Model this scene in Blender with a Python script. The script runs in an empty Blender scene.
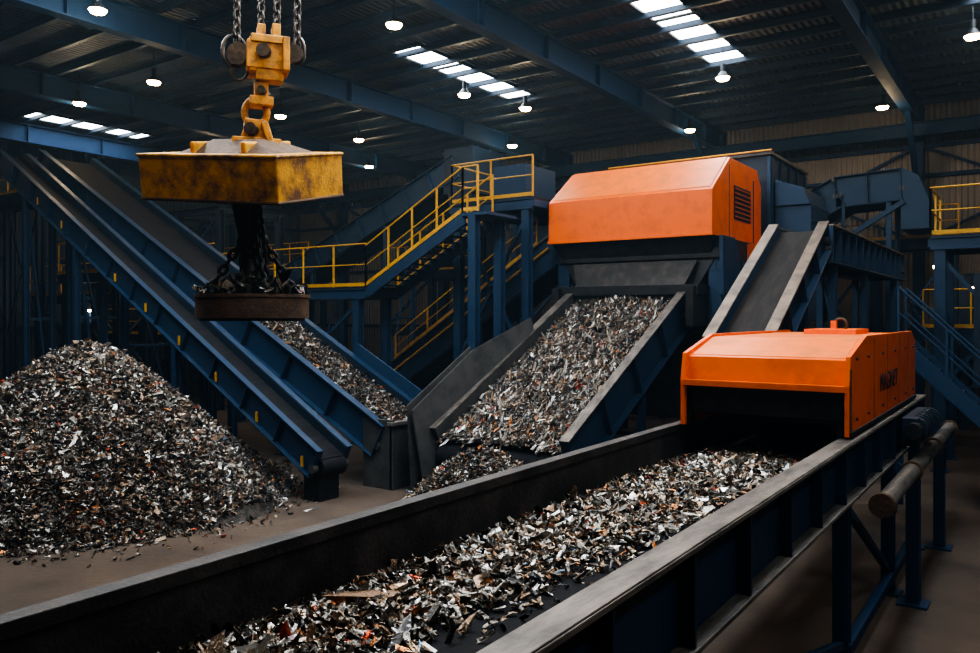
import bpy, bmesh, math, random
import numpy as np
from mathutils import Vector, Matrix
random.seed(7); np.random.seed(7)
V=Vector
YAW=math.radians(34.8)
# ------------------------------------------------------------------ materials
def newmat(name):
    m=bpy.data.materials.new(name); m.use_nodes=True
    return m,m.node_tree.nodes,m.node_tree.links,m.node_tree.nodes['Principled BSDF']
def paint(name,c1,c2,scale=3,lo=.45,hi=.65,rough=.5,metal=0.,bump=.15,stretch=(1,1,1),fine=40,spec=.5):
    m,n,l,b=newmat(name)
    tc=n.new('ShaderNodeTexCoord'); mp=n.new('ShaderNodeMapping'); mp.inputs['Scale'].default_value=stretch
    l.new(tc.outputs['Object'],mp.inputs[0])
    a=n.new('ShaderNodeTexNoise'); a.inputs['Scale'].default_value=scale; a.inputs['Detail'].default_value=9; a.inputs['Roughness'].default_value=.65
    l.new(mp.outputs[0],a.inputs['Vector'])
    r=n.new('ShaderNodeValToRGB'); r.color_ramp.elements[0].position=lo; r.color_ramp.elements[1].position=hi
    r.color_ramp.elements[0].color=(*c1,1); r.color_ramp.elements[1].color=(*c2,1)
    l.new(a.outputs[0],r.inputs[0]); l.new(r.outputs[0],b.inputs['Base Color'])
    f=n.new('ShaderNodeTexNoise'); f.inputs['Scale'].default_value=fine; f.inputs['Detail'].default_value=5
    l.new(mp.outputs[0],f.inputs['Vector'])
    bp=n.new('ShaderNodeBump'); bp.inputs['Strength'].default_value=bump; bp.inputs['Distance'].default_value=.02
    l.new(f.outputs[0],bp.inputs['Height']); l.new(bp.outputs[0],b.inputs['Normal'])
    mr=n.new('ShaderNodeMapRange'); mr.inputs['To Min'].default_value=rough-.1; mr.inputs['To Max'].default_value=rough+.2
    l.new(a.outputs[0],mr.inputs[0]); l.new(mr.outputs[0],b.inputs['Roughness'])
    b.inputs['Metallic'].default_value=metal; b.inputs['Specular IOR Level'].default_value=spec
    return m
def corr(name,c1,c2,axis,scale,bump=.8,rough=.6,metal=.2):
    m=paint(name,c1,c2,.5,.3,.7,rough,metal,0)
    n=m.node_tree.nodes; l=m.node_tree.links; b=n['Principled BSDF']
    tc=n.new('ShaderNodeTexCoord'); w=n.new('ShaderNodeTexWave'); w.bands_direction=axis; w.inputs['Scale'].default_value=scale
    l.new(tc.outputs['Object'],w.inputs[0]); bp=n.new('ShaderNodeBump'); bp.inputs['Strength'].default_value=bump; bp.inputs['Distance'].default_value=.06
    l.new(w.outputs[1],bp.inputs['Height']); l.new(bp.outputs[0],b.inputs['Normal'])
    return m
def emis(name,c,s):
    m,n,l,b=newmat(name); b.inputs['Base Color'].default_value=(*c,1)
    b.inputs['Emission Color'].default_value=(*c,1); b.inputs['Emission Strength'].default_value=s
    return m
BLUE=paint('blue_painted_steel',(.009,.038,.092),(.019,.046,.085),2.5,.35,.75,.45,.1,.15,spec=.4)
BLUED=paint('dark_blue_steel',(.007,.020,.040),(.014,.027,.045),2,.4,.7,.5,.2,.1)
BEAM=paint('blue_roof_steel',(.003,.023,.068),(.005,.027,.07),1,.4,.7,.6,.0,.05,spec=.25)
ORANGE=paint('orange_paint',(.90,.15,.006),(.50,.09,.015),2.2,.48,.92,.36,.0,.06,spec=.4)
ORANGET=paint('dusty_orange_paint',(.84,.18,.020),(.48,.15,.04),2.6,.44,.80,.42,.0,.06,spec=.4)
YEL=paint('yellow_rail_paint',(.58,.30,.012),(.32,.16,.012),5,.5,.8,.5,0,.1)
YELR=paint('rusty_yellow_paint',(.72,.35,.018),(.15,.062,.02),2.6,.43,.63,.55,.05,.5,fine=25)
YELH=paint('hook_yellow_paint',(.68,.29,.010),(.14,.06,.018),5,.43,.68,.45,.1,.3)
RUST=paint('rusted_steel',(.15,.085,.045),(.06,.038,.026),4,.35,.7,.6,.4,.6,fine=25)
WORN=paint('worn_steel',(.23,.20,.17),(.06,.054,.050),5,.4,.68,.45,.5,.35,stretch=(1,.25,1))
WORNB=paint('worn_brown_steel',(.28,.21,.155),(.10,.08,.066),2.5,.35,.7,.5,.4,.3)
SKIRT=paint('skirt_steel',(.036,.033,.032),(.11,.092,.08),3,.45,.75,.5,.4,.3)
RUB=paint('rubber_belt',(.010,.010,.012),(.028,.026,.027),4,.4,.75,.75,0,.25,stretch=(3,.3,1),spec=.15)
BRB=paint('dusty_belt',(.022,.019,.018),(.05,.04,.033),3,.4,.75,.75,0,.25,stretch=(3,.3,1),spec=.2)
BLACK=paint('black_steel',(.010,.010,.012),(.028,.027,.027),3,.4,.7,.45,.3,.2)
GREYP=paint('grey_plate',(.09,.086,.082),(.04,.04,.04),2,.4,.7,.5,.4,.3)
CHAIN=paint('chain_steel',(.12,.10,.085),(.04,.03,.028),12,.4,.7,.4,.8,.3)
FLOOR=paint('dusty_concrete',(.058,.039,.026),(.135,.092,.064),.7,.35,.72,.7,0,.5,fine=9)
WALLM=corr('corrugated_wall',(.27,.235,.20),(.18,.16,.14),'X',1.6,1.0)
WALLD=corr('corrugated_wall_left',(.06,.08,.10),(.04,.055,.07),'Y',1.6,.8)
CEIL=corr('corrugated_roof',(.036,.044,.048),(.020,.025,.028),'X',1.6,.9,.65,0)
SKY=emis('skylight_glass',(.85,.93,1),12)
LAMP=emis('lamp_glow',(1,.60,.27),45)
ms,n,l,b=newmat('scrap_metal')
at=n.new('ShaderNodeAttribute'); at.attribute_name='Col'; l.new(at.outputs['Color'],b.inputs['Base Color'])
b.inputs['Metallic'].default_value=.72; b.inputs['Roughness'].default_value=.30
tc=n.new('ShaderNodeTexCoord'); f=n.new('ShaderNodeTexNoise'); f.inputs['Scale'].default_value=60; l.new(tc.outputs['Object'],f.inputs[0])
bp=n.new('ShaderNodeBump'); bp.inputs['Strength'].default_value=.5; bp.inputs['Distance'].default_value=.02; l.new(f.outputs[0],bp.inputs['Height']); l.new(bp.outputs[0],b.inputs['Normal'])
SCRAP=ms
SBASE=paint('scrap_fines',(.022,.018,.014),(.09,.072,.056),9,.4,.65,.6,.3,1.0,fine=30)

# ------------------------------------------------------------------ builder
class B:
    def __init__(s,name): s.name=name; s.v=[]; s.f=[]; s.mi=[]; s.sm=[]; s.mats=[]
    def _m(s,m):
        if m not in s.mats: s.mats.append(m)
        return s.mats.index(m)
    def add(s,vs,fs,m,smooth=False):
        o=len(s.v); s.v+= [tuple(p) for p in vs]; k=s._m(m)
        for f in fs: s.f.append([i+o for i in f]); s.mi.append(k); s.sm.append(smooth)
    def box(s,x0,x1,y0,y1,z0,z1,m):
        s.add([(x0,y0,z0),(x1,y0,z0),(x1,y1,z0),(x0,y1,z0),(x0,y0,z1),(x1,y0,z1),(x1,y1,z1),(x0,y1,z1)],
              [(0,3,2,1),(4,5,6,7),(0,1,5,4),(1,2,6,5),(2,3,7,6),(3,0,4,7)],m)
    def obox(s,M,dx,dy,dz,m):
        vs=[M@V((a*dx/2,b_*dy/2,c*dz/2)) for c in(-1,1) for a,b_ in((-1,-1),(1,-1),(1,1),(-1,1))]
        s.add(vs,[(0,3,2,1),(4,5,6,7),(0,1,5,4),(1,2,6,5),(2,3,7,6),(3,0,4,7)],m)
    def frame(s,p0,p1,up=V((0,0,1))):
        a=(V(p1)-V(p0)); L=a.length; a.normalize()
        up=V(up)
        if abs(a.dot(up))>.98: up=V((0,1,0)) if abs(a.y)<.9 else V((1,0,0))
        l_=a.cross(up).normalized(); n_=l_.cross(a)
        return a,l_,n_,L
    def beam(s,p0,p1,w,h,m,up=(0,0,1)):
        a,l_,n_,L=s.frame(p0,p1,up); p0=V(p0);p1=V(p1)
        vs=[p+l_*(i*w/2)+n_*(j*h/2) for p in(p0,p1) for i,j in((-1,-1),(1,-1),(1,1),(-1,1))]
        s.add(vs,[(0,1,2,3),(7,6,5,4),(0,4,5,1),(1,5,6,2),(2,6,7,3),(3,7,4,0)],m)
    def ibeam(s,p0,p1,w,h,m,t=.04,up=(0,0,1)):
        a,l_,n_,L=s.frame(p0,p1,up); p0=V(p0);p1=V(p1)
        s.beam(p0,p1,t,h-2*t,m,up)
        for g in(-1,1): s.beam(p0+n_*g*(h-t)/2,p1+n_*g*(h-t)/2,w,t,m,up)
    def cyl(s,p0,p1,r,m,n=14,r2=None):
        a,l_,n_,L=s.frame(p0,p1); p0=V(p0);p1=V(p1); r2=r if r2 is None else r2
        vs=[]
        for p,q in((p0,r),(p1,r2)):
            for i in range(n):
                t=2*math.pi*i/n; vs.append(p+l_*math.cos(t)*q+n_*math.sin(t)*q)
        s.add(vs,[(i,(i+1)%n,n+(i+1)%n,n+i) for i in range(n)],m,True)
        s.add(vs,[list(range(n))[::-1],list(range(n,2*n))],m)
    def prism(s,pts,vec,m):
        n=len(pts); vec=V(vec); vs=[V(p) for p in pts]+[V(p)+vec for p in pts]
        s.add(vs,[list(range(n)),list(range(2*n-1,n-1,-1))]+[(i,n+i,n+(i+1)%n,(i+1)%n) for i in range(n)],m)
    def torus(s,c,ax1,ax2,R1,R2,r,m,n=14,k=7):
        c=V(c);ax1=V(ax1).normalized();ax2=V(ax2).normalized();nz=ax1.cross(ax2)
        vs=[]
        for i in range(n):
            t=2*math.pi*i/n; d=ax1*math.cos(t)*R1+ax2*math.sin(t)*R2; dn=(ax1*math.cos(t)/max(R1,.001)+ax2*math.sin(t)/max(R2,.001)).normalized()
            for j in range(k):
                u=2*math.pi*j/k; vs.append(c+d+dn*math.cos(u)*r+nz*math.sin(u)*r)
        s.add(vs,[(i*k+j,((i+1)%n)*k+j,((i+1)%n)*k+(j+1)%k,i*k+(j+1)%k) for i in range(n) for j in range(k)],m,True)
    def chain(s,p0,p1,ll,r,m):
        p0=V(p0);p1=V(p1);a,l_,n_,L=s.frame(p0,p1); k=max(2,int(L/(ll*.72)))
        for i in range(k):
            c=p0+a*(L*(i+.5)/k); x=l_ if i%2 else n_
            s.torus(c,a,x,ll/2,ll*.3,r,m,10,6)
    def rail(s,pts,h=1.1,sp=1.3,m=None,r=.026):
        m=m or YEL; up=V((0,0,1))
        for p,q in zip(pts[:-1],pts[1:]):
            p=V(p);q=V(q); L=(q-p).length; k=max(1,round(L/sp))
            for i in range(k+1):
                c=p.lerp(q,i/k); s.beam(c,c+up*h,.045,.045,m)
            s.cyl(p+up*h,q+up*h,r,m,8); s.cyl(p+up*h*.52,q+up*h*.52,r*.75,m,8)
            s.beam(p+up*.07,q+up*.07,.02,.10,m)
    def done(s,bevel=0,parent=None):
        vs=np.array(s.v); c=(vs.min(0)+vs.max(0))/2; c[2]=vs[:,2].min()
        me=bpy.data.meshes.new(s.name); me.from_pydata((vs-c).tolist(),[],s.f)
        for m in s.mats: me.materials.append(m)
        me.polygons.foreach_set('material_index',s.mi); me.polygons.foreach_set('use_smooth',s.sm)
        bm=bmesh.new(); bm.from_mesh(me); bmesh.ops.recalc_face_normals(bm,faces=bm.faces); bm.to_mesh(me); bm.free()
        o=bpy.data.objects.new(s.name,me); o.location=c; bpy.context.collection.objects.link(o)
        if bevel:
            d=o.modifiers.new('bevel','BEVEL'); d.width=bevel; d.segments=2; d.limit_method='ANGLE'; d.angle_limit=.6
        if parent: o.parent=parent; o.matrix_parent_inverse=parent.matrix_world.inverted()
        return o
def empty(name,loc):
    e=bpy.data.objects.new(name,None); e.location=loc; bpy.context.collection.objects.link(e); bpy.context.view_layer.update(); return e

# ------------------------------------------------------------------ room
X0,X1,Y0,Y1,ZC=-38,13,-14,34,11.75
b=B('floor'); b.box(X0,X1,Y0,Y1,-.2,0,FLOOR); b.done()
b=B('ceiling'); b.box(X0,X1,Y0,Y1,ZC,ZC+.2,CEIL); b.done()
b=B('wall_back'); b.box(X0,X1,Y1,Y1+.2,0,ZC,WALLM); b.done()
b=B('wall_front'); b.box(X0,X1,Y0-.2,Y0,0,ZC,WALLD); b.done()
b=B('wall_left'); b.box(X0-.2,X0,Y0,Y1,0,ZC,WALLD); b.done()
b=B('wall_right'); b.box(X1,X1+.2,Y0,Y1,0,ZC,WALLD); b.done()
b=B('roof_purlins')
y=Y0+1
while y<Y1: b.ibeam((X0,y,ZC-.12),(X1,y,ZC-.12),.12,.22,BLUED,.02); y+=1.25
b.done()
b=B('roof_girders')
gx=[-33.9,-26.4,-18.9,-11.4,-3.9,3.6]
for x in gx:
    b.ibeam((x,Y0,ZC-.62),(x,Y1,ZC-.62),.36,.75,BEAM,.04)
    y=Y0+2
    while y<Y1: b.box(x-.17,x+.17,y-.015,y+.015,ZC-.97,ZC-.27,BEAM); y+=3.1
for y in(-2,32.6): b.ibeam((X0,y,ZC-1.25),(X1,y,ZC-1.25),.3,.5,BEAM,.04)
b.done()
b=B('wall_columns')
for x in gx:
    b.ibeam((x,Y1-.35,0),(x,Y1-.35,ZC-.3),.36,.5,BEAM,.05,up=(0,1,0))
    b.beam((x,Y1-.4,8.2),(x,Y1-3.4,ZC-.9),.18,.18,BEAM)
for y in(2,11,20,29): b.ibeam((X0+.35,y,0),(X0+.35,y,ZC),.5,.36,BEAM,.05)
for i in range(len(gx)-1):
    b.beam((gx[i],Y1-.2,6.5),(gx[i+1],Y1-.2,ZC-1.6),.1,.1,BEAM); b.beam((gx[i+1],Y1-.2,6.5),(gx[i],Y1-.2,ZC-1.6),.1,.1,BEAM)
for z in(3.2,6.3,9.0,10.1): b.beam((X0,Y1-.1,z),(X1,Y1-.1,z),.12,.14,BEAM); b.beam((X0+.1,Y0,z),(X0+.1,Y1,z),.12,.14,BEAM)
b.done()
# skylights
k=1
def skylight(x,y0,y1,w=1.3,p=900):
    global k
    b=B('window_%d'%k); k+=1
    n=3; d=(y1-y0)/n
    for i in range(n): b.box(x-w/2,x+w/2,y0+i*d+.06,y0+(i+1)*d-.06,ZC-.06,ZC-.03,SKY)
    for xx in(x-w/2-.05,x+w/2+.05): b.box(xx-.03,xx+.03,y0,y1,ZC-.1,ZC-.01,BLACK)
    for i in range(n+1): b.box(x-w/2-.1,x+w/2+.1,y0+i*d-.07,y0+i*d+.07,ZC-.1,ZC-.01,BLACK)
    b.done()
    L=bpy.data.lights.new('skylight_daylight','AREA'); L.shape='RECTANGLE'; L.size=w; L.size_y=y1-y0; L.energy=p; L.color=(.76,.88,1)
    o=bpy.data.objects.new('skylight_daylight',L); o.location=(x,(y0+y1)/2,ZC-.3); bpy.context.collection.objects.link(o)
skylight(-15.6,18,24.4,1.0,300); skylight(-8.1,18,24.6,1.05,280); skylight(-32.8,15.4,20.4,1.1,120)
skylight(-8.1,6.5,13.5,1.6,1150); skylight(-15.6,4,10.5,1.6,850); skylight(-1.2,5,11,1.4,560); skylight(-1.0,17,23.5,1.1,200)  # unseen skylights added for extra light, mainly on the foreground
skylight(4.5,2,9,1.4,420)  # another unseen one, added for light on the right side
# high bay lamps (point lights instead of downward spots, chosen to brighten the roof too)
def lamp(x,y,p=125,z=10.75):
    e=B('high_bay_lamp')
    e.cyl((x,y,z+.4),(x,y,ZC-.05),.012,BLACK,6)
    e.cyl((x,y,z+.17),(x,y,z+.4),.07,BLACK,12)
    e.cyl((x,y,z),(x,y,z+.18),.20,BLACK,20,.07)
    e.cyl((x,y,z-.07),(x,y,z-.004),.16,LAMP,20,.20)
    o=e.done()
    L=bpy.data.lights.new('lamp_light','POINT'); L.energy=p; L.color=(1,.76,.47); L.shadow_soft_size=.15
    q=bpy.data.objects.new('lamp_light',L); q.location=(x,y,z-.3); bpy.context.collection.objects.link(q)
    q.parent=o; q.matrix_parent_inverse=Matrix.Translation(-o.location)
for x,y in[(-17.8,9.9),(-12.85,14.45),(-26.1,13.9),(-21.9,13.9),(-22,18.8),(-15.1,20.3),(-14.4,22.8),(-22.4,23.1),(-7.8,23.2),(-1.5,23.3)]: lamp(x,y)
for x,y in[(-9,4),(-3.2,3),(-2.0,12.4),(-7.5,13.5),(-14,6),(3.5,7)]: lamp(x,y,240)  # unseen lamps added overhead to light the foreground and its right rail
for x,y in[(-29,21),(-26,27.5),(-18,27.5),(-11,29),(-4.5,29.5),(.5,28)]: lamp(x,y,125)  # extra lamps added to brighten the back wall end
lamp(-30,9,80)

# ------------------------------------------------------------------ conveyors
def conveyor(name,p0,p1,w,side=.45,fl=.16,drop=.2,legs=(),rib=1.0,topm=WORNB,webm=BLUE,bot=BLUE,inner=None,rails=(),legw=.16,brace=True,ends=True,lf=None,beltm=None):
    b=B(name); p0=V(p0);p1=V(p1); a,l_,n_,L=b.frame(p0,p1)
    lf=lf if lf is not None else fl
    for g in(-1,1):
        F=fl if g>0 else lf
        o=l_*g*w/2
        b.beam(p0+o-n_*side/2,p1+o-n_*side/2,.035,side,webm,n_)
        b.beam(p0+o+l_*g*F*.3,p1+o+l_*g*F*.3,F,.035,topm,n_)
        b.beam(p0+o+l_*g*F*.3-n_*side,p1+o+l_*g*F*.3-n_*side,F,.035,bot,n_)
        if inner: b.beam(p0+o-l_*g*.03-n_*(drop*.6),p1+o-l_*g*.03-n_*(drop*.6),.02,drop*1.2,inner,n_)
        k=int(L/rib)
        for i in range(k+1):
            c=p0+a*(L*i/max(k,1)); c=c+a*(.02 if i==0 else(-.02 if i==k else 0))
            q=c+o+l_*g*(F*.36)
            b.beam(q-n_*.02,q-n_*(side-.02),.03,F*.72,webm,l_)
    b.beam(p0-n_*drop,p1-n_*drop,w-.06,.03,beltm or RUB,n_)
    b.beam(p0-n_*(side-.06),p1-n_*(side-.06),w-.1,.02,RUB,n_)
    k=int(L/1.2)
    for i in range(k):
        c=p0+a*(L*(i+.5)/k)-n_*(drop+.09); b.cyl(c-l_*(w/2-.03),c+l_*(w/2-.03),.055,GREYP,8)
    if ends:
        for p in(p0,p1):
            c=p-n_*(drop+side)/2; r=(side-drop)/2; b.cyl(c-l_*(w/2-.04),c+l_*(w/2-.04),r,RUB,16)
            for g in(-1,1): b.cyl(c+l_*g*(w/2),c+l_*g*(w/2+.12),.09,GREYP,12)
    for d in legs:
        c=p0+a*d-n_*side
        for g in(-1,1):
            q=c+l_*g*(w/2+.03); f=V((q.x,q.y,0))
            b.ibeam(f,q,legw,legw,webm,.025,up=(0,1,0)); b.box(f.x-.16,f.x+.16,f.y-.16,f.y+.16,0,.03,webm)
        q1=c+l_*(w/2);q2=c-l_*(w/2)
        if q1.z>1 and brace:
            b.beam((q1.x,q1.y,.35),(q2.x,q2.y,q2.z-.1),.07,.07,webm); b.beam((q1.x,q1.y,q1.z*.5),(q2.x,q2.y,q2.z*.5),.08,.08,webm)
        elif q1.z>1: b.beam((q1.x,q1.y,q1.z-.15),(q2.x,q2.y,q2.z-.15),.1,.1,webm)
    for g in rails:
        o=l_*g*(w/2+.12); b.rail([p0+o,p1+o],1.05,1.6)
    return b
# main foreground conveyor
b=conveyor('belt_conveyor',(-2.72,-3,2.4),(-2.72,15.2,2.4),1.86,.60,.17,.36,legs=(3,6.2,12.0,15,17.6),rib=1.05,topm=WORN,bot=WORN,inner=SKIRT,lf=.12,brace=False)
b.box(-3.72,-3.60,-3,15.2,2.38,2.46,SKIRT)
b.box(-1.84,-1.66,-3,15.2,2.405,2.43,WORN)
for y0,y1 in((3.2,9.0),(9,12)): b.beam((-1.76,y0+.2,1.7),(-1.76,y1,.3),.08,.08,BLUE)
b.beam((-1.72,9,.25),(-1.72,14.6,.25),.1,.12,BLUE)
b.done(.006)

# magnetic separator hood
b=B('overband_magnet_separator')
hx0,hx1=-3.56,-1.74
prof=[(9.2,2.97),(9.26,3.27),(10.1,3.48),(13.9,3.48),(14.3,3.34),(14.3,2.95)]
b.prism([(hx0,y,z) for y,z in prof],(hx1-hx0,0,0),ORANGE)
b.prism([(hx0+.05,y,z+.012) for y,z in[(9.32,3.28),(10.1,3.475),(13.9,3.475),(13.9,3.46),(10.1,3.46),(9.32,3.27)]],(hx1-hx0-.1,0,0),ORANGET)
for x in(hx1-.02,hx0-.02):
    b.prism([(x,9.13,2.46),(x,9.13,3.0),(x,9.2,3.31),(x,10.12,3.52),(x,13.9,3.52),(x,14.32,3.36),(x,14.32,2.52),(x,13.6,2.46)],(.05,0,0),ORANGE)
b.box(hx1+.03,hx1+.05,9.13,14.3,2.46,2.51,BLACK)
b.box(hx1+.031,hx1+.045,9.15,9.19,2.46,3.18,RUST)
b.box(hx0,hx1,9.12,9.17,2.93,3.0,ORANGE)
b.box(hx0+.05,hx1-.05,9.2,9.45,2.62,2.97,BLACK)
b.box(hx0+.03,hx0+.09,9.2,9.32,2.44,2.97,BLACK); b.box(hx1-.12,hx1-.05,9.22,9.32,2.44,2.97,BLACK)
b.cyl((hx0+.1,9.65,2.72),(hx1-.1,9.65,2.72),.17,BLACK,20); b.cyl((hx0+.1,13.9,2.72),(hx1-.1,13.9,2.72),.17,BLACK,20)
b.box(hx0+.15,hx1-.15,9.65,13.9,2.55,2.62,RUB)
b.box(-2.9,-2.2,12.2,13.2,3.48,3.56,ORANGE); b.box(-2.62,-2.54,12.6,12.68,3.54,3.68,ORANGE); b.torus((-2.5,12.7,3.62),(1,0,0),(0,0,1),.09,.09,.022,RUST)
for y in(10.6,11.6,12.6,13.5): b.box(hx1+.03,hx1+.036,y-.005,y+.005,2.52,3.48,RUST)
for y in(9.5,10.2,11.2,12.2,13.2,14.0):
    for z in(2.62,3.28): b.cyl((hx1+.03,y,z),(hx1+.05,y,z),.018,BLACK,8)
b.box(hx0-.4,hx0-.02,11.5,13.5,2.47,2.9,BLUE)
o=b.done(.018)
cu=bpy.data.curves.new('side_lettering','FONT'); cu.body='MAGNET'; cu.size=.33; cu.extrude=.002; cu.space_character=1.1; cu.materials.append(BLACK)
t=bpy.data.objects.new('side_lettering',cu); t.rotation_euler=(math.pi/2,0,math.pi/2); t.location=(hx1+.038,11.0,2.80); bpy.context.collection.objects.link(t)
t.parent=o; t.matrix_parent_inverse=Matrix.Translation(-o.location)

b=B('drive_shaft_guard')
b.cyl((-1.42,9.3,1.75),(-1.42,16.5,1.75),.10,WORN,18)
for y in(9.3,11.6,14,16.5): b.cyl((-1.42,y-.04,1.75),(-1.42,y+.04,1.75),.13,RUST,18)
for y in(11.7,14.8): b.ibeam((-1.42,y,0),(-1.42,y,1.62),.16,.16,BLUE,.03,up=(0,1,0)); b.box(-1.6,-1.24,y-.18,y+.18,0,.03,BLUE)
b.beam((-1.62,11.7,1.8),(-1.42,11.7,1.6),.08,.08,BLUE)
b.done()
b=B('conveyor_drive_unit')
b.box(-1.62,-1.42,12.2,13.8,1.98,2.36,BLUED); b.cyl((-1.46,12.3,2.2),(-1.46,13.9,2.2),.15,BLUED,20); b.cyl((-1.46,12.0,2.2),(-1.46,12.3,2.2),.11,BLACK,20)
for i in range(6): b.cyl((-1.46,12.5+i*.22,2.2),(-1.46,12.54+i*.22,2.2),.17,BLUED,20)
b.done(.01)

# wide discharge conveyor of the shredder
b=conveyor('discharge_conveyor',(-9.15,13.3,1.35),(-9.15,19.3,4.35),3.1,.95,.22,.35,legs=(3.6,),rib=1.5,topm=WORN,inner=GREYP,ends=True)
b.prism([(-10.75,13.0,.2),(-11.0,12.9,1.75),(-10.95,15.0,2.95),(-10.80,17.3,3.7),(-10.72,17.3,3.4),(-10.72,14.5,1.4)],(.05,0,0.02),GREYP)
b.prism([(-10.98,12.9,.1),(-11.1,12.9,1.85),(-10.98,15.0,3.05),(-10.92,15.0,1.5)],(-.05,.03,0),GREYP)
b.box(-10.6,-7.7,13.35,13.5,0,.75,BLUED)
b.done(.008)

# shredder with orange hood
b=B('shredder_machine')
sx0,sx1=-11.6,-6.86
b.prism([(sx0,y,z) for y,z in[(19.6,5.8),(19.62,6.95),(21.0,7.95),(23.4,7.95),(23.8,7.5),(23.8,5.3),(21.3,5.3),(20.6,5.8)]],(sx1-sx0,0,0),ORANGE)
b.prism([(sx0+.08,y,z) for y,z in[(19.7,7.03),(21.0,7.975),(23.4,7.975),(23.4,7.94),(21.0,7.94),(19.7,7.0)]],(sx1-sx0-.16,0,0),ORANGET)
b.box(sx0-.02,sx1+.02,19.57,19.63,5.78,5.86,ORANGE)
b.box(sx1,sx1+.03,21.3,22.7,6.35,7.25,BLACK)
for i in range(7): b.beam((sx1+.04,21.32,6.42+i*.125),(sx1+.04,22.68,6.42+i*.125),.06,.03,ORANGE,up=(.5,0,1))
b.box(sx1,sx1+.02,23.0,23.04,5.4,7.6,BLACK); b.box(sx1,sx1+.012,20.9,20.93,5.85,7.75,RUST)
b.box(sx0+.1,sx1+.05,20.0,23.6,5.25,5.79,BLACK)
b.prism([(sx0+.02,19.75,5.78),(sx1+.02,19.75,5.78),(sx1-.25,20.1,5.2),(sx0+.3,20.1,5.2)],(0,.1,0),BLACK)
b.prism([(sx0+.25,20.1,5.25),(sx1-.1,20.1,5.25),(sx1-.55,20.0,4.45),(sx0+.75,20.0,4.45)],(0,3.2,0),BLACK)
b.prism([(sx0+.6,19.95,5.2),(sx1-.5,19.95,5.2),(sx1-.75,19.6,4.5),(sx0+.9,19.6,4.5)],(0,.06,0),SKIRT)
b.box(sx0+.35,sx1-.25,19.3,20.3,4.3,4.55,BLACK)
b.box(sx0+.45,sx1-.35,19.45,19.5,3.95,4.35,SKIRT)
for x in(sx0+.5,sx1-.4): b.box(x-.1,x+.1,19.1,20.4,3.5,4.5,BLACK)
for x in(sx0+.2,sx1-.1):
    for y in(20.3,23.4): b.ibeam((x,y,0),(x,y,5.3),.36,.36,BLUE,.05,up=(0,1,0))
    b.ibeam((x,20.3,3.2),(x,23.4,3.2),.3,.35,BLUE,.04); b.beam((x,20.3,.3),(x,23.4,3),.15,.15,BLUE)
    b.ibeam((x,20.1,5.1),(x,23.6,5.1),.3,.35,BLUE,.04)
b.prism([(sx1+.06,19.95,5.8),(sx1+.06,20.9,5.8),(sx1+.06,21.4,5.3),(sx1+.06,21.4,3.9),(sx1+.06,20.6,3.5),(sx1+.06,20.0,4.3)],(.1,0,0),BLUE)
b.box(sx1-.5,sx1+.2,21.4,23.6,3.4,5.2,BLUED)
b.box(sx0+.8,sx1-.9,20.6,23.2,1.0,4.3,BLACK)
b.box(sx1-.9,sx1-.2,20.5,23.2,.2,3.1,BLUED)
b.box(sx1+.02,sx1+.45,22.3,23.7,5.0,5.75,ORANGE); b.box(sx1+.02,sx1+.6,21.2,22.1,4.1,4.9,BLUED); b.cyl((sx1+.6,22.4,4.3),(sx1+.6,23.5,4.3),.22,BLUED,16)
b.done(.02)
b=B('feed_hopper_housing')
b.box(-11.8,-6.7,24.1,28.2,4.6,8.5,BLUED)
b.box(-11.9,-6.6,24.0,28.3,8.5,8.6,GREYP)
for x in np.arange(-11.7,-6.6,1.25): b.box(x-.05,x+.05,24.02,24.1,4.7,8.45,BLUE)
for y in np.arange(24.2,28.3,1.0): b.box(-6.7,-6.62,y-.05,y+.05,4.7,8.45,BLUE)
b.beam((-11.9,23.98,8.63),(-6.6,23.98,8.63),.05,.05,YEL)
for x in(-11.6,-6.9):
    for y in(24.4,27.9): b.ibeam((x,y,0),(x,y,4.6),.3,.3,BLUE,.04,up=(0,1,0))
b.box(-6.62,-5.6,24.4,26.6,4.9,7.0,BLUE); b.box(-6.62,-5.4,24.9,26.2,3.6,4.9,BLUED)
b.prism([(-6.6,24.3,7.0),(-5.6,24.3,7.0),(-5.8,24.3,7.5),(-6.6,24.3,7.8)],(0,2.4,0),BLUE)
for z in(5.4,6.0,6.5): b.box(-5.6,-5.56,24.4,26.6,z,z+.06,BLUE)
b.done(.015)

# left twin inclined conveyors
b=conveyor('inclined_conveyor',(-11.75,13.8,1.35),(-26.6,13.8,9.1),1.6,.75,.2,.22,legs=(5.5,11,14.5),rib=1.6,topm=BLUE,inner=BLUED)
b.box(-12.4,-11.55,12.92,13.02,0,1.5,GREYP); b.box(-11.62,-11.52,12.92,14.7,0,1.4,GREYP); b.box(-12.4,-11.55,14.6,14.7,0,1.6,GREYP); b.box(-11.66,-11.48,12.88,14.74,1.38,1.46,WORN)
b.beam((-11.9,14.75,1.6),(-14.4,14.75,2.9),.05,.35,BLUE)
b.done(.008)
b=conveyor('inclined_conveyor',(-11.8,11.5,1.05),(-26.6,12.1,8.9),.7,.6,.16,.2,legs=(5.5,11,14.5),rib=1.2,topm=BLUE,inner=BLUED)
b.box(-12.45,-12.0,11.25,11.8,0,.62,BLACK)
for i in range(9):
    u=.6+i*1.7; x=-11.8-u*.87; z=1.05+u*.462; y=11.08+.04*u
    b.box(x-.03,x+.03,y-.04,y,z-.62,z-.4,YEL)
b.done(.008)
b=conveyor('inclined_conveyor',(-20.5,21.2,.7),(-12.0,21.2,6.1),1.6,.85,.2,.25,legs=(2.5,6.5),rib=1.3,topm=WORNB,inner=BLUED)
a=V((8.5,0,5.4)).normalized()
p0=V((-20.5,20.28,.7))
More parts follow.
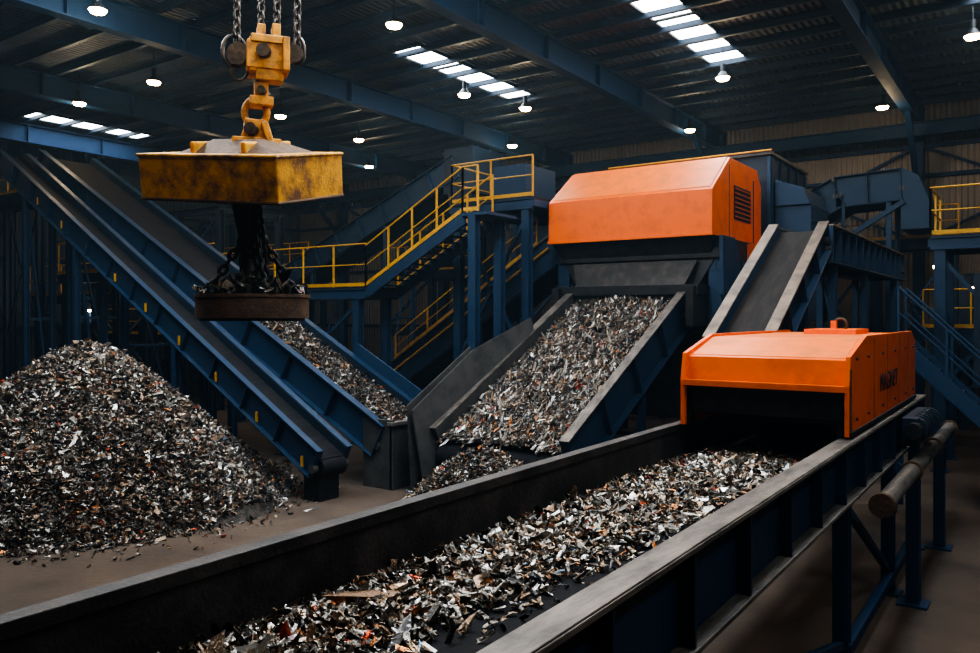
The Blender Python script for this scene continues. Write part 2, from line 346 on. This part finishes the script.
b.cyl(p0+V((0,0,-.35)),V((-12.0,20.28,5.75)),.04,YEL,8)
b.rail([p0+a*3+V((0,.0,0)),V((-12.4,20.28,5.85))],.8,1.8)
b.done(.008)
b=conveyor('inclined_conveyor',(-33,24.6,3.6),(-18.2,24.6,9.75),1.6,.9,.2,.25,legs=(3,7.5,12),rib=1.3,topm=BLUE,inner=BLUED)
b.box(-18.6,-17.2,23.7,25.6,8.3,10.0,BLUED); b.prism([(-18.4,23.7,8.3),(-17.3,23.7,8.3),(-17.6,23.7,7.0),(-18.2,23.7,7.0)],(0,1.8,0),BLUED)
b.done(.008)
b=conveyor('inclined_conveyor',(-4.10,12.9,3.40),(-4.10,16.8,5.62),.85,.6,.2,.2,legs=(),rib=.9,topm=WORNB,inner=BLUE,webm=BLUE,beltm=BRB)
for x in(-4.5,-3.68): b.ibeam((x,15.4,0),(x,15.4,4.1),.16,.16,BLUE,.03,up=(0,1,0))
b.done(.008)
b=conveyor('transfer_conveyor',(-4.12,17.1,5.58),(-4.12,27,5.58),.95,.75,.2,.2,legs=(.5,4,8.5),rib=.8,topm=WORNB,inner=BLUED)
b.done(.008)
b=conveyor('overhead_conveyor',(-9.5,29.4,6.4),(-5.9,29.4,8.3),1.8,1.0,.22,.25,legs=(),rib=.9,topm=BLUE)
b.done(.008)
b=conveyor('overhead_conveyor',(-5.8,29.4,8.35),(-3.8,29.4,8.45),1.8,1.0,.22,.25,legs=(1.6,),rib=.8,topm=BLUE)
b.prism([(-3.8,28.4,8.5),(-3.3,28.4,8.2),(-3.0,28.4,7.4),(-3.0,28.4,6.5),(-3.8,28.4,6.5)],(0,2,0),BLUE)
b.beam((-3.7,28.4,7.4),(-6.6,28.4,5.6),.16,.16,BLUE); b.beam((-6.6,28.4,5.6),(-9.3,28.4,5.2),.16,.16,BLUE)
for q in(-7.5,-6.6,-5.5): b.beam((q,28.4,7.2 if q<-6 else 7.5),(q,28.4,5.6),.1,.1,BLUE)
b.done(.008)

# ------------------------------------------------------------------ platforms
def platform(name,x0,x1,y0,y1,z,rails='f',cols=(),m=BLUE,h=1.1,braces=True):
    b=B(name); b.box(x0,x1,y0,y1,z-.06,z,BLACK)
    for y in(y0,y1): b.ibeam((x0,y,z-.2),(x1,y,z-.2),.14,.3,m,.03)
    x=x0
    while x<=x1+.01: b.beam((x,y0,z-.18),(x,y1,z-.18),.1,.2,m); x+=(x1-x0)/max(1,round((x1-x0)/1.5))
    if 'f' in rails: b.rail([(x0,y0,z),(x1,y0,z)],h)
    if 'b' in rails: b.rail([(x0,y1,z),(x1,y1,z)],h)
    if 'l' in rails: b.rail([(x0,y0,z),(x0,y1,z)],h)
    if 'r' in rails: b.rail([(x1,y0,z),(x1,y1,z)],h)
    for i,c in enumerate(cols):
        for y in(y0+.1,y1-.1):
            b.ibeam((c,y,0),(c,y,z-.3),.24,.24,m,.03,up=(0,1,0)); b.box(c-.2,c+.2,y-.2,y+.2,0,.03,m)
        if braces and i: b.beam((cols[i-1],y0+.1,z*.35),(c,y0+.1,z-.5),.09,.09,m); b.beam((cols[i-1],y0+.1,z-.5),(c,y0+.1,z*.35),.09,.09,m)
    return b
b=platform('access_platform',-36,-16.2,17,18.4,4.6,'f',(-35,-31,-27,-23.5,-20,-16.6),h=1.25)
b.beam((-16.2,17.05,4.45),(-12.7,17.05,6.35),.08,.34,BLUE); b.beam((-16.2,18.35,4.45),(-12.7,18.35,6.35),.08,.34,BLUE)
for i in range(13):
    f=(i+.5)/13; b.box(-16.2+3.5*f-.13,-16.2+3.5*f+.13,17.08,18.32,4.6+1.9*f-.03,4.6+1.9*f,BLACK)
b.rail([(-16.2,17.0,4.6),(-12.7,17.0,6.5),(-12.2,17.0,6.5)],1.2,1.0)
b.rail([(-16.2,18.4,4.6),(-12.7,18.4,6.5)],1.2,1.0)
b.box(-12.75,-11.9,17,18.4,6.4,6.48,BLUE)
for y in(17.1,18.3): b.ibeam((-12.4,y,0),(-12.4,y,6.4),.24,.24,BLUE,.03,up=(0,1,0))
b.done()
b=platform('access_platform',-14.6,-11.75,19.0,22.9,7.1,'fl',(-14.4,-12.0),h=1.15)
b.box(-14.2,-13.0,20.6,22.4,7.12,8.4,BLUE)
b.done()
b=platform('access_platform',-37,-30.8,14.9,16.4,8.5,'fr',(-36,-33.5,-31),h=1.15)
b.done()
b=platform('access_platform',-30.4,-26.2,15.4,16.7,5.3,'fr',(-30,-26.6),h=1.15)
b.rail([(-26.2,15.4,5.3),(-22.5,15.4,3.0)],1.0,1.2); b.beam((-26.2,15.45,5.2),(-22.5,15.45,2.9),.06,.25,BLUE); b.beam((-26.2,16.6,5.2),(-22.5,16.6,2.9),.06,.25,BLUE)
for i in range(11):
    f=(i+.5)/11; b.box(-26.2+3.7*f-.12,-26.2+3.7*f+.12,15.48,16.55,5.27-2.3*f-.03,5.27-2.3*f,BLACK)
b.box(-22.6,-20.8,15.4,16.7,2.9,2.98,BLUE); b.rail([(-22.6,15.4,2.98),(-20.8,15.4,2.98)],1.0,1.0)
for x in(-22.4,-21): b.beam((x,16,0),(x,16,2.9),.18,.18,BLUE)
b.done()
b=platform('access_platform',-2.3,3,22,24.2,5.7,'fl',(-2.1,.4,2.8),h=1.15); b.done()
b=platform('access_platform',-8,-2.4,30.9,32.1,6.4,'f',(-7.6,-5,-2.6),h=1.1); b.done()
b=platform('access_platform',-2.9,3,26.0,27.2,3.4,'f',(-2.6,0,2.8),h=1.1); b.done()
b=platform('access_platform',-37,-29,26.5,28.5,6.2,'f',(-36,-33,-30),h=1.1); b.done()
b=B('steel_staircase')
for y in(16.9,17.9):
    b.beam((-2.3,y,3.2),(.9,y,0.12),.06,.28,BLUE,up=(0,0,1))
    b.rail([(-2.3,y,3.3),(.9,y,.1)],1.0,1.1,m=BLUE)
for i in range(16):
    f=(i+.5)/16; b.box(-2.3+3.2*f-.13,-2.3+3.2*f+.13,16.93,17.87,3.2-3.2*f-.02,3.2-3.2*f+.02,GREYP)
b.box(-3.3,-2.2,16.9,17.9,3.15,3.25,BLUE)
for x in(-3.2,-2.4):
    for y in(17,17.8): b.beam((x,y,0),(x,y,3.15),.12,.12,BLUE)
b.done()
# ------------------------------------------------------------------ background machinery
def rack(name,x0,x1,y0,y1,z1,nx,ny,lv):
    b=B(name); xs=np.linspace(x0,x1,nx); ys=np.linspace(y0,y1,ny)
    for x in xs:
        for y in ys: b.ibeam((x,y,0),(x,y,z1),.26,.26,BLUED,.03,up=(0,1,0))
    for z in lv:
        for y in ys: b.ibeam((x0,y,z),(x1,y,z),.2,.3,BLUED,.03)
        for x in xs: b.ibeam((x,y0,z),(x,y1,z),.2,.3,BLUED,.03)
    for i in range(nx-1):
        for za,zb in zip([0]+list(lv)[:-1],lv): 
            b.beam((xs[i],y0,za+.1),(xs[i+1],y0,zb-.1),.1,.1,BLUE)
    return b
b=rack('sorting_plant_tower',-35,-27,20,23,8,4,2,(2.8,5.4,8)); 
b.rail([(-35,19.9,5.55),(-27,19.9,5.55)],1.1,1.3); b.rail([(-35,19.9,2.95),(-27,19.9,2.95)],1.1,1.3)
b.box(-34,-31,20.6,22.6,5.6,7.6,BLUED); b.prism([(-34,20.6,5.2),(-31,20.6,5.2),(-32,20.6,3.6),(-33,20.6,3.6)],(0,2,0),BLUED)
b.cyl((-30.5,21.5,4.0),(-27.5,21.5,3.6),.8,BLUED,24); b.done()
b=rack('sorting_plant_tower',-25,-19.5,27.5,31,8.4,3,2,(3,5.6,8.4)); b.rail([(-25,27.4,5.75),(-19.5,27.4,5.75)],1.1,1.3)
b.box(-24.5,-22.5,28,30.5,5.75,7.6,BLUED); b.cyl((-21,29.3,5.75),(-21,29.3,8.2),.9,BLUED,24); b.cyl((-21,29.3,4.2),(-21,29.3,5.7),.2,BLUED,24,.9); b.done()
b=rack('sorting_plant_tower',-17.0,-12.6,26.2,30,7.6,3,2,(2.8,5.2,7.6)); b.box(-16.5,-13,26.6,29.5,5.3,7.2,BLUED); b.done()
b=rack('sorting_plant_tower',-2.2,3.4,30.6,32.2,5.0,4,2,(2.5,5.0)); b.box(-1.8,.6,30.8,32,2.6,4.6,BLUED); b.box(1,3,30.8,32,0.2,2.2,BLUED); b.done()
b=B('dust_collector')
b.box(-1.2,2.6,18.9,20.8,2.3,4.6,BLUED); 
for x in(-.9,2.3):
    for y in(19.1,20.6): b.beam((x,y,0),(x,y,2.4),.18,.18,BLUED)
b.prism([(-1.1,18.95,2.3),(2.5,18.95,2.3),(1.2,18.95,1.0),(.2,18.95,1.0)],(0,1.8,0),BLUED); b.cyl((.7,19.9,4.6),(.7,19.9,6.4),.3,GREYP,16); b.done()
b=B('platform_work_lights')
for p in[(-27,19.8,5.1),(-23,17.2,4.1),(-19,17.2,4.1),(-2.6,26.1,5.2),(.6,30.5,4.6),(-2.0,30.5,4.7),(-31,16.9,4.0)]:
    b.cyl(p,(p[0],p[1],p[2]-.08),.06,LAMP,10); b.cyl(p,(p[0],p[1],p[2]+.3),.02,BLACK,6)
o=b.done()
for p in[(-31,16.7,3.8),(-23,16.9,3.9),(-28,19.4,4.9)]:
    L=bpy.data.lights.new('work_light','POINT'); L.energy=45; L.color=(1,.82,.6); L.shadow_soft_size=.1
    q=bpy.data.objects.new('work_light',L); q.location=p; bpy.context.collection.objects.link(q); q.parent=o; q.matrix_parent_inverse=Matrix.Translation(-o.location)

# ------------------------------------------------------------------ crane magnet
C0=V((-9.93,7.71,0)); R_=V((math.cos(YAW),math.sin(YAW),0)); Fw=V((-math.sin(YAW),math.cos(YAW),0)); Z=V((0,0,1))
root=empty('crane_lifting_magnet',(C0.x,C0.y,5.7))
rot=Matrix.Rotation(math.radians(13),4,R_)@Matrix.Rotation(math.radians(13),4,'Z')
M=Matrix.Translation(C0+R_*.06+Z*5.86)@rot
b=B('magnet_slab')
b.obox(M,2.42,1.65,.66,YELR)
b.obox(M@Matrix.Translation((0,0,.31)),2.47,1.70,.05,YELR); b.obox(M@Matrix.Translation((0,0,-.32)),2.45,1.68,.05,RUST)
for x in(-1,1): b.obox(M@Matrix.Translation((x*.45,0,.40)),.08,1.1,.2,YELR)
T=M@Matrix.Translation((0,0,.33))
pts=[T@V(p) for p in[(-.75,-.55,0),(.9,-.55,0),(.9,.6,0),(-.75,.6,0),(-.35,-.2,.2),(.4,-.2,.2),(.4,.25,.2),(-.35,.25,.2)]]
b.add(pts,[(0,1,5,4),(1,2,6,5),(2,3,7,6),(3,0,4,7),(4,5,6,7)],RUST)
b.done(.025,root)
b=B('hook_block')
H=C0+R_*.42
def ob(off,dz,w,d,h,m,r=0): b.obox(Matrix.Translation(H+R_*off+Z*dz)@Matrix.Rotation(YAW+.35,4,'Z')@Matrix.Rotation(r,4,'Y'),w,d,h,m)
ob(0,7.62,.62,.34,.42,YELH); ob(0,7.85,.5,.40,.12,YELH); ob(-.1,7.98,.12,.3,.22,YELH); ob(.12,7.98,.12,.3,.22,YELH)
ob(.02,7.35,.4,.28,.2,YELH); ob(-.24,7.62,.1,.48,.5,YELH); ob(.26,7.62,.1,.48,.5,YELH)
hb=H+Z*7.66
b.cyl(hb-Fw*.27,hb+Fw*.27,.1,CHAIN,18); b.cyl(hb-R_*.42-Fw*.1,hb-R_*.42+Fw*.1,.17,CHAIN,20); b.cyl(hb+R_*.42-Fw*.08,hb+R_*.42+Fw*.08,.13,CHAIN,20)
ob(-.1,7.1,.2,.22,.36,YELH); ob(-.1,6.95,.34,.3,.14,YELH)
b.torus(H-R_*.18+Z*6.8,R_,Z,.17,.2,.055,YELH,20,8)
ob(-.2,6.5,.3,.34,.34,YELH); ob(-.36,6.4,.1,.46,.44,YELH,.3); ob(0,6.4,.1,.46,.44,YELH,-.3)
pp=H-R_*.18+Z*6.5; b.cyl(pp-Fw*.3,pp+Fw*.3,.09,CHAIN,16); pp=H-R_*.05+Z*7.1; b.cyl(pp-Fw*.18,pp+Fw*.12,.06,CHAIN,14)
ob(-.18,6.3,.7,.5,.16,YELH)
b.done(.015,root)
b=B('lifting_chains')
for o1,z0 in((-.46,7.7),(-.1,8.05),(.14,8.05),(.44,7.75)):
    b.chain(H+R_*o1+Z*z0,H+R_*(o1*1.05+.02)+Z*11.3,.17,.021,CHAIN)
b.torus(H-R_*.5+Z*7.72,R_+Fw*.4,Z,.17,.24,.03,CHAIN,16,6); b.torus(H-R_*.42+Z*7.45,R_,Z,.12,.17,.025,CHAIN,16,6)
b.torus(H+R_*.46+Z*7.72,R_-Fw*.4,Z,.11,.2,.025,CHAIN,16,6)
b.done(0,root)
b=B('hoist_trolley'); q=H+Z*11.45; b.obox(Matrix.Translation(q)@Matrix.Rotation(YAW,4,'Z'),1.3,.6,.5,YELH); b.done(.01,root)
D=C0+R_*.2
b=B('magnet_disc')
b.cyl(D+Z*3.72,D+Z*4.02,.82,RUST,40); b.cyl(D+Z*3.68,D+Z*3.72,.76,BLACK,40); b.cyl(D+Z*4.02,D+Z*4.07,.84,RUST,40); b.cyl(D+Z*4.07,D+Z*4.22,.42,BLACK,24,.3)
for i in range(8):
    t=i*math.pi/4+.2; d=R_*math.cos(t)+Fw*math.sin(t); b.obox(Matrix.Translation(D+d*.7+Z*4.12)@Matrix.Rotation(t+YAW,4,'Z'),.2,.06,.14,BLACK)
b.done(.01,root)
b=B('sling_chains')
for t in(.5,2.1,3.6,5.2):
    d=R_*math.cos(t)+Fw*math.sin(t)*.8; b.chain(D+d*.62+Z*4.15,D+d*.12+Z*4.95,.17,.028,BLACK)
for dx in(-.12,0,.12,.2): b.chain(D+R_*dx+Z*4.2,D+R_*(dx*.8-.1)+Z*5.55,.19,.034,BLACK)
b.cyl(D-R_*.1+Z*4.9,D-R_*.15+Z*5.6,.11,BLACK,14,.2); b.torus(D-R_*.05+Z*4.85,R_,Z,.15,.2,.05,BLACK,16,8)
b.cyl(D-R_*.05+Z*4.25,D-R_*.05+Z*4.6,.16,BLACK,12,.08)
b.done(0,root)

# ------------------------------------------------------------------ scrap
PAL=[((.40,.37,.33),17),((.86,.83,.78),10),((.20,.18,.155),20),((.06,.053,.045),23),((.28,.20,.135),13),((.40,.29,.20),10),((.17,.095,.05),7),((.50,.07,.03),.8),((.62,.24,.08),1.8),((.12,.16,.20),.7),((.26,.27,.21),1)]
pc=np.array([p[0] for p in PAL]); pw=np.array([p[1] for p in PAL],float); pw/=pw.sum()
def rotm(N,tilt,yaw=None):
    y=np.random.uniform(0,2*np.pi,N) if yaw is None else yaw
    a=np.random.normal(0,tilt,N); c=np.random.normal(0,tilt,N)
    cz,sz=np.cos(y),np.sin(y); ca,sa=np.cos(a),np.sin(a); cb,sb=np.cos(c),np.sin(c); o=np.ones(N); z=np.zeros(N)
    Rz=np.stack([cz,-sz,z,sz,cz,z,z,z,o],1).reshape(N,3,3); Rx=np.stack([o,z,z,z,ca,-sa,z,sa,ca],1).reshape(N,3,3); Ry=np.stack([cb,z,sb,z,o,z,-sb,z,cb],1).reshape(N,3,3)
    return Rz@Rx@Ry
def scrap(name,P,size,tilt=.6,slope=0.,align=None,elong=1.,bright=1.,parent=None,base=None,mix=(.45,.30,.25)):
    P=np.asarray(P,float); N=len(P); size=np.broadcast_to(size,(N,)).copy()*np.exp(np.random.normal(0,.36,N))
    verts=[];faces=[];cols=[];off=0
    typ=np.random.choice(3,N,p=mix)
    for T in range(3):
        I=np.where(typ==T)[0]; n=len(I)
        if n==0: continue
        asp=np.random.uniform(.2,.6,n); el=np.random.uniform(.9,1.5,n)*elong
        if T==0:
            nu,nv=4,3; g=[((u/(nu-1)-.5),(v/(nv-1)-.5),0) for u in range(nu) for v in range(nv)]
            tp=np.tile(np.array(g),(n,1,1)); bend=np.random.uniform(-1.8,1.8,n)[:,None]; b2=np.random.uniform(-.8,.8,n)[:,None]
            tp[:,:,2]=bend*(tp[:,:,0]**2)+b2*tp[:,:,1]**2+np.random.normal(0,.10,(n,12)); tp[:,:,:2]+=np.random.normal(0,.07,(n,12,2))
            fc=[(u*nv+v,(u+1)*nv+v,(u+1)*nv+v+1,u*nv+v+1) for u in range(nu-1) for v in range(nv-1)]
            tp[:,:,1]*=asp[:,None]
        elif T==1:
            g=[(x,y,z) for z in(-.5,.5) for x,y in((-.5,-.5),(.5,-.5),(.5,.5),(-.5,.5))]
            tp=np.tile(np.array(g,float),(n,1,1)); tp+=np.random.normal(0,.18,(n,8,3)); tp[:,:,1]*=asp[:,None]; tp[:,:,2]*=np.random.uniform(.08,.4,n)[:,None]
            fc=[(0,3,2,1),(4,5,6,7),(0,1,5,4),(1,2,6,5),(2,3,7,6),(3,0,4,7)]
        else:
            g=[(x,.22*math.cos(t),.22*math.sin(t)) for x in(-.5,0,.5) for t in np.arange(6)*math.pi/3]
            tp=np.tile(np.array(g,float),(n,1,1)); tp+=np.random.normal(0,.06,(n,18,3)); tp[:,:,2]*=np.random.uniform(.25,.8,n)[:,None]
            fc=[(r*6+i,r*6+(i+1)%6,(r+1)*6+(i+1)%6,(r+1)*6+i) for r in(0,1) for i in range(6)]+[(5,4,3,2,1,0),(12,13,14,15,16,17)]
        tp[:,:,0]*=el[:,None]
        yaw=None if align is None else np.random.normal(align,.5,n)
        R=rotm(n,tilt,yaw)
        if slope:
            cs_,ss=math.cos(slope),math.sin(slope); Sx=np.array([[1,0,0],[0,cs_,-ss],[0,ss,cs_]]); R=Sx@R
        w=np.einsum('nij,nkj->nki',R,tp*size[I][:,None,None])+P[I][:,None,:]
        k=tp.shape[1]; verts.append(w.reshape(-1,3)); c=pc[np.random.choice(len(pc),n,p=pw)]*np.random.uniform(.6,1.25,(n,1))*bright
        cols.append(np.repeat(np.clip(c,0,.9),k,0))
        for q in fc:
            faces+= (np.array(q)[None,:]+off+(np.arange(n)*k)[:,None]).tolist()
        off+=n*k
    nf=len(faces); mi=[0]*nf
    vv=np.concatenate(verts); cc=np.concatenate(cols)
    if base is not None:
        bv,bf=base; faces+=[[i+len(vv) for i in f] for f in bf]; mi+=[1]*len(bf); vv=np.concatenate([vv,np.array(bv)]); cc=np.concatenate([cc,np.ones((len(bv),3))*.1])
    c0=(vv.min(0)+vv.max(0))/2
    me=bpy.data.meshes.new(name); me.from_pydata((vv-c0).tolist(),[],faces); me.materials.append(SCRAP); me.materials.append(SBASE)
    me.polygons.foreach_set('material_index',mi)
    a=me.color_attributes.new('Col','FLOAT_COLOR','POINT'); a.data.foreach_set('color',np.concatenate([cc,np.ones((len(cc),1))],1).ravel())
    o=bpy.data.objects.new(name,me); o.location=c0; bpy.context.collection.objects.link(o)
    if parent: o.parent=parent; o.matrix_parent_inverse=parent.matrix_world.inverted()
    return o
def nz(x,y,s=0):
    return .5*np.sin(1.7*x+.9*y+s)+.3*np.sin(3.1*y-2.2*x+2*s)+.2*np.sin(5.3*x+4.1*y+s)
px,py,PR,PH=-16.38,8.83,4.1,3.5
def ph(x,y):
    d=np.hypot(x-px,y-py); th=np.arctan2(y-py,x-px); R=PR*(1+.05*np.sin(3*th+1)+.04*np.sin(7*th))
    q=np.clip(1-d/R,0,None); return PH*(q**.95)*(1-.07*np.exp(-(d/.5)**2))+.08*nz(x,y)*np.minimum(1,q*4)
g=72; bv=[];bf=[]
for i in range(g+1):
    for j in range(g+1):
        x=px+(i/g-.5)*2*PR*1.12; y=py+(j/g-.5)*2*PR*1.12; z=float(ph(x,y)); bv.append((x,y,z-.03))
bf=[(i*(g+1)+j,(i+1)*(g+1)+j,(i+1)*(g+1)+j+1,i*(g+1)+j+1) for i in range(g) for j in range(g) if max(bv[i*(g+1)+j][2],bv[(i+1)*(g+1)+j+1][2],bv[(i+1)*(g+1)+j][2],bv[i*(g+1)+j+1][2])>-.02]
N=74000; r=PR*1.03*np.sqrt(np.random.rand(N)); th=np.random.rand(N)*2*np.pi; x=px+r*np.cos(th); y=py+r*np.sin(th)
P=np.stack([x,y,ph(x,y)+np.random.uniform(0,.045,N)],1)
N2=1400; r=PR*(1+np.abs(np.random.normal(0,.11,N2))); th=np.random.rand(N2)*2*np.pi
P=np.concatenate([P,np.stack([px+r*np.cos(th),py+r*np.sin(th),np.full(N2,.025)],1)])
scrap('scrap_metal_pile',P,.068,.8,base=(bv,bf),bright=.85,mix=(.35,.45,.20))
# scrap on main belt
zb=2.4-.36+.02
def edges(y):
    f=np.clip((y-2)/7,0,1); return -3.44-.04*f,-2.80+.76*f
def bh(x,y):
    a,c=edges(y); u=(x-a)/(c-a); return .05*np.clip(4*u*(1-u),0,1)**.6*(1+.4*nz(x*3,y*2))
gi,gj=20,150; bv=[]
for i in range(gi+1):
    for j in range(gj+1):
        y=-2.5+11.9*j/gj; a,c=edges(y); x=a+(c-a)*(.12+.72*i/gi); bv.append((x,y,zb-.022+float(bh(x,y))*.8))
bf=[(i*(gj+1)+j,(i+1)*(gj+1)+j,(i+1)*(gj+1)+j+1,i*(gj+1)+j+1) for i in range(gi) for j in range(gj)]
N=15000; y=np.random.uniform(-1,9.9,N); a,c=edges(y); u=np.clip(np.random.normal(.47,.30,N),-.14,1.7); x=np.clip(a+(c-a)*u,-3.57,-1.9)
P=np.stack([x,y,zb+np.where((u>0)&(u<1),bh(x,y),.0)+np.random.uniform(0,.03,N)],1)
scrap('scrap_metal_on_belt',P,.048,.5,elong=1.1,base=(bv,bf),bright=1.15)
# scrap on discharge conveyor
sl=math.atan2(3,6)
def cs(u,v,h):
    return np.stack([-9.15+v,13.3+6*u-math.sin(sl)*(h-.33),1.35+3*u+math.cos(sl)*(h-.33)],1)
def hh(u,v): return .14*np.clip(1-(np.abs(v)/1.5)**3,0,1)*(1+.5*nz(v*2,u*9))
gi,gj=24,40; U,W=np.meshgrid(np.linspace(0,1,gj+1),np.linspace(-1.48,1.48,gi+1)); bv=cs(U.ravel(),W.ravel(),hh(U.ravel(),W.ravel())-.015).tolist()
bf=[(i*(gj+1)+j,(i+1)*(gj+1)+j,(i+1)*(gj+1)+j+1,i*(gj+1)+j+1) for i in range(gi) for j in range(gj)]
N=15000; u=np.random.rand(N); v=np.random.uniform(-1.47,1.47,N); P=cs(u,v,hh(u,v)+np.random.uniform(0,.06,N))
scrap('scrap_metal_on_belt',P,.058,.4,slope=sl,align=math.pi/2,elong=2.1,base=(bv,bf),bright=.8)
# heap where the discharge conveyor drops its load
hx,hy,rx,ry,hz=-8.95,12.7,1.75,1.25,1.15
N=13000; r=np.sqrt(np.random.rand(N)); th=np.random.rand(N)*2*np.pi; x=hx+r*np.cos(th)*rx; y=hy+r*np.sin(th)*ry
P=np.stack([x,y,np.clip(hz*(1-r**1.5),0,None)+np.random.uniform(0,.06,N)],1)
bv=[(hx,hy,hz-.02)];bf=[]
for kx in range(1,7):
    q=kx/6
    for i in range(24): t=i*math.pi/12; bv.append((hx+rx*q*math.cos(t),hy+ry*q*math.sin(t),hz*(1-q**1.5)-.02))
bf=[(0,1+i,1+(i+1)%24) for i in range(24)]+[(1+24*q+i,1+24*(q+1)+i,1+24*(q+1)+(i+1)%24,1+24*q+(i+1)%24) for q in range(5) for i in range(24)]
scrap('scrap_metal_heap',P,.068,.7,base=(bv,bf),bright=.8)
# scrap on left incline
dx,dz=14.85,7.75
sl2=math.atan2(dz,dx); N=5500; u=np.random.uniform(0.0,.36,N); v=np.clip(np.random.normal(0,.34,N),-.72,.72)
h=.08*np.clip(1-(v/.78)**2,0,1)+np.random.uniform(0,.05,N)-.19
P=np.stack([-11.75-dx*u+math.sin(sl2)*h,13.8+v,1.35+dz*u+math.cos(sl2)*h],1)
bv=[]
for i in range(31):
    for j in range(9):
        uu=.36*i/30; vv=-.72+1.44*j/8; hq=.08*(1-(vv/.78)**2)-.21; bv.append((-11.75-dx*uu+math.sin(sl2)*hq,13.8+vv,1.35+dz*uu+math.cos(sl2)*hq))
bf=[(i*9+j,(i+1)*9+j,(i+1)*9+j+1,i*9+j+1) for i in range(30) for j in range(8)]
scrap('scrap_metal_on_belt',P,.066,.6,base=(bv,bf),bright=.65)
N=500; r=.75*np.sqrt(np.random.rand(N)); th=np.random.rand(N)*2*np.pi
P=np.stack([D.x+r*np.cos(th),D.y+r*np.sin(th),4.08+.35*np.clip(1-r/.75,0,1)*np.random.rand(N)+np.random.uniform(0,.06,N)],1)
scrap('magnet_scrap',P,.13,1.0,bright=.3,parent=root)

# ------------------------------------------------------------------ world, camera
w=bpy.data.worlds.new('World'); bpy.context.scene.world=w; w.use_nodes=True
w.node_tree.nodes['Background'].inputs[0].default_value=(.3,.4,.5,1); w.node_tree.nodes['Background'].inputs[1].default_value=.3
vs_=w.node_tree.nodes.new('ShaderNodeVolumeScatter'); vs_.inputs['Density'].default_value=.0015; vs_.inputs['Color'].default_value=(.55,.80,1,1); vs_.inputs['Anisotropy'].default_value=.2
w.node_tree.links.new(vs_.outputs[0],w.node_tree.nodes['World Output'].inputs['Volume'])
cam=bpy.data.cameras.new('camera'); co=bpy.data.objects.new('camera',cam); bpy.context.collection.objects.link(co)
co.location=(0,0,3.75); co.rotation_euler=(math.pi/2,0,YAW); cam.sensor_width=36; cam.lens=800*36/980; cam.shift_y=-10.5/980; cam.clip_end=200
bpy.context.scene.camera=co
sc=bpy.context.scene
sc.view_settings.look='AgX - High Contrast'; sc.view_settings.exposure=-.28
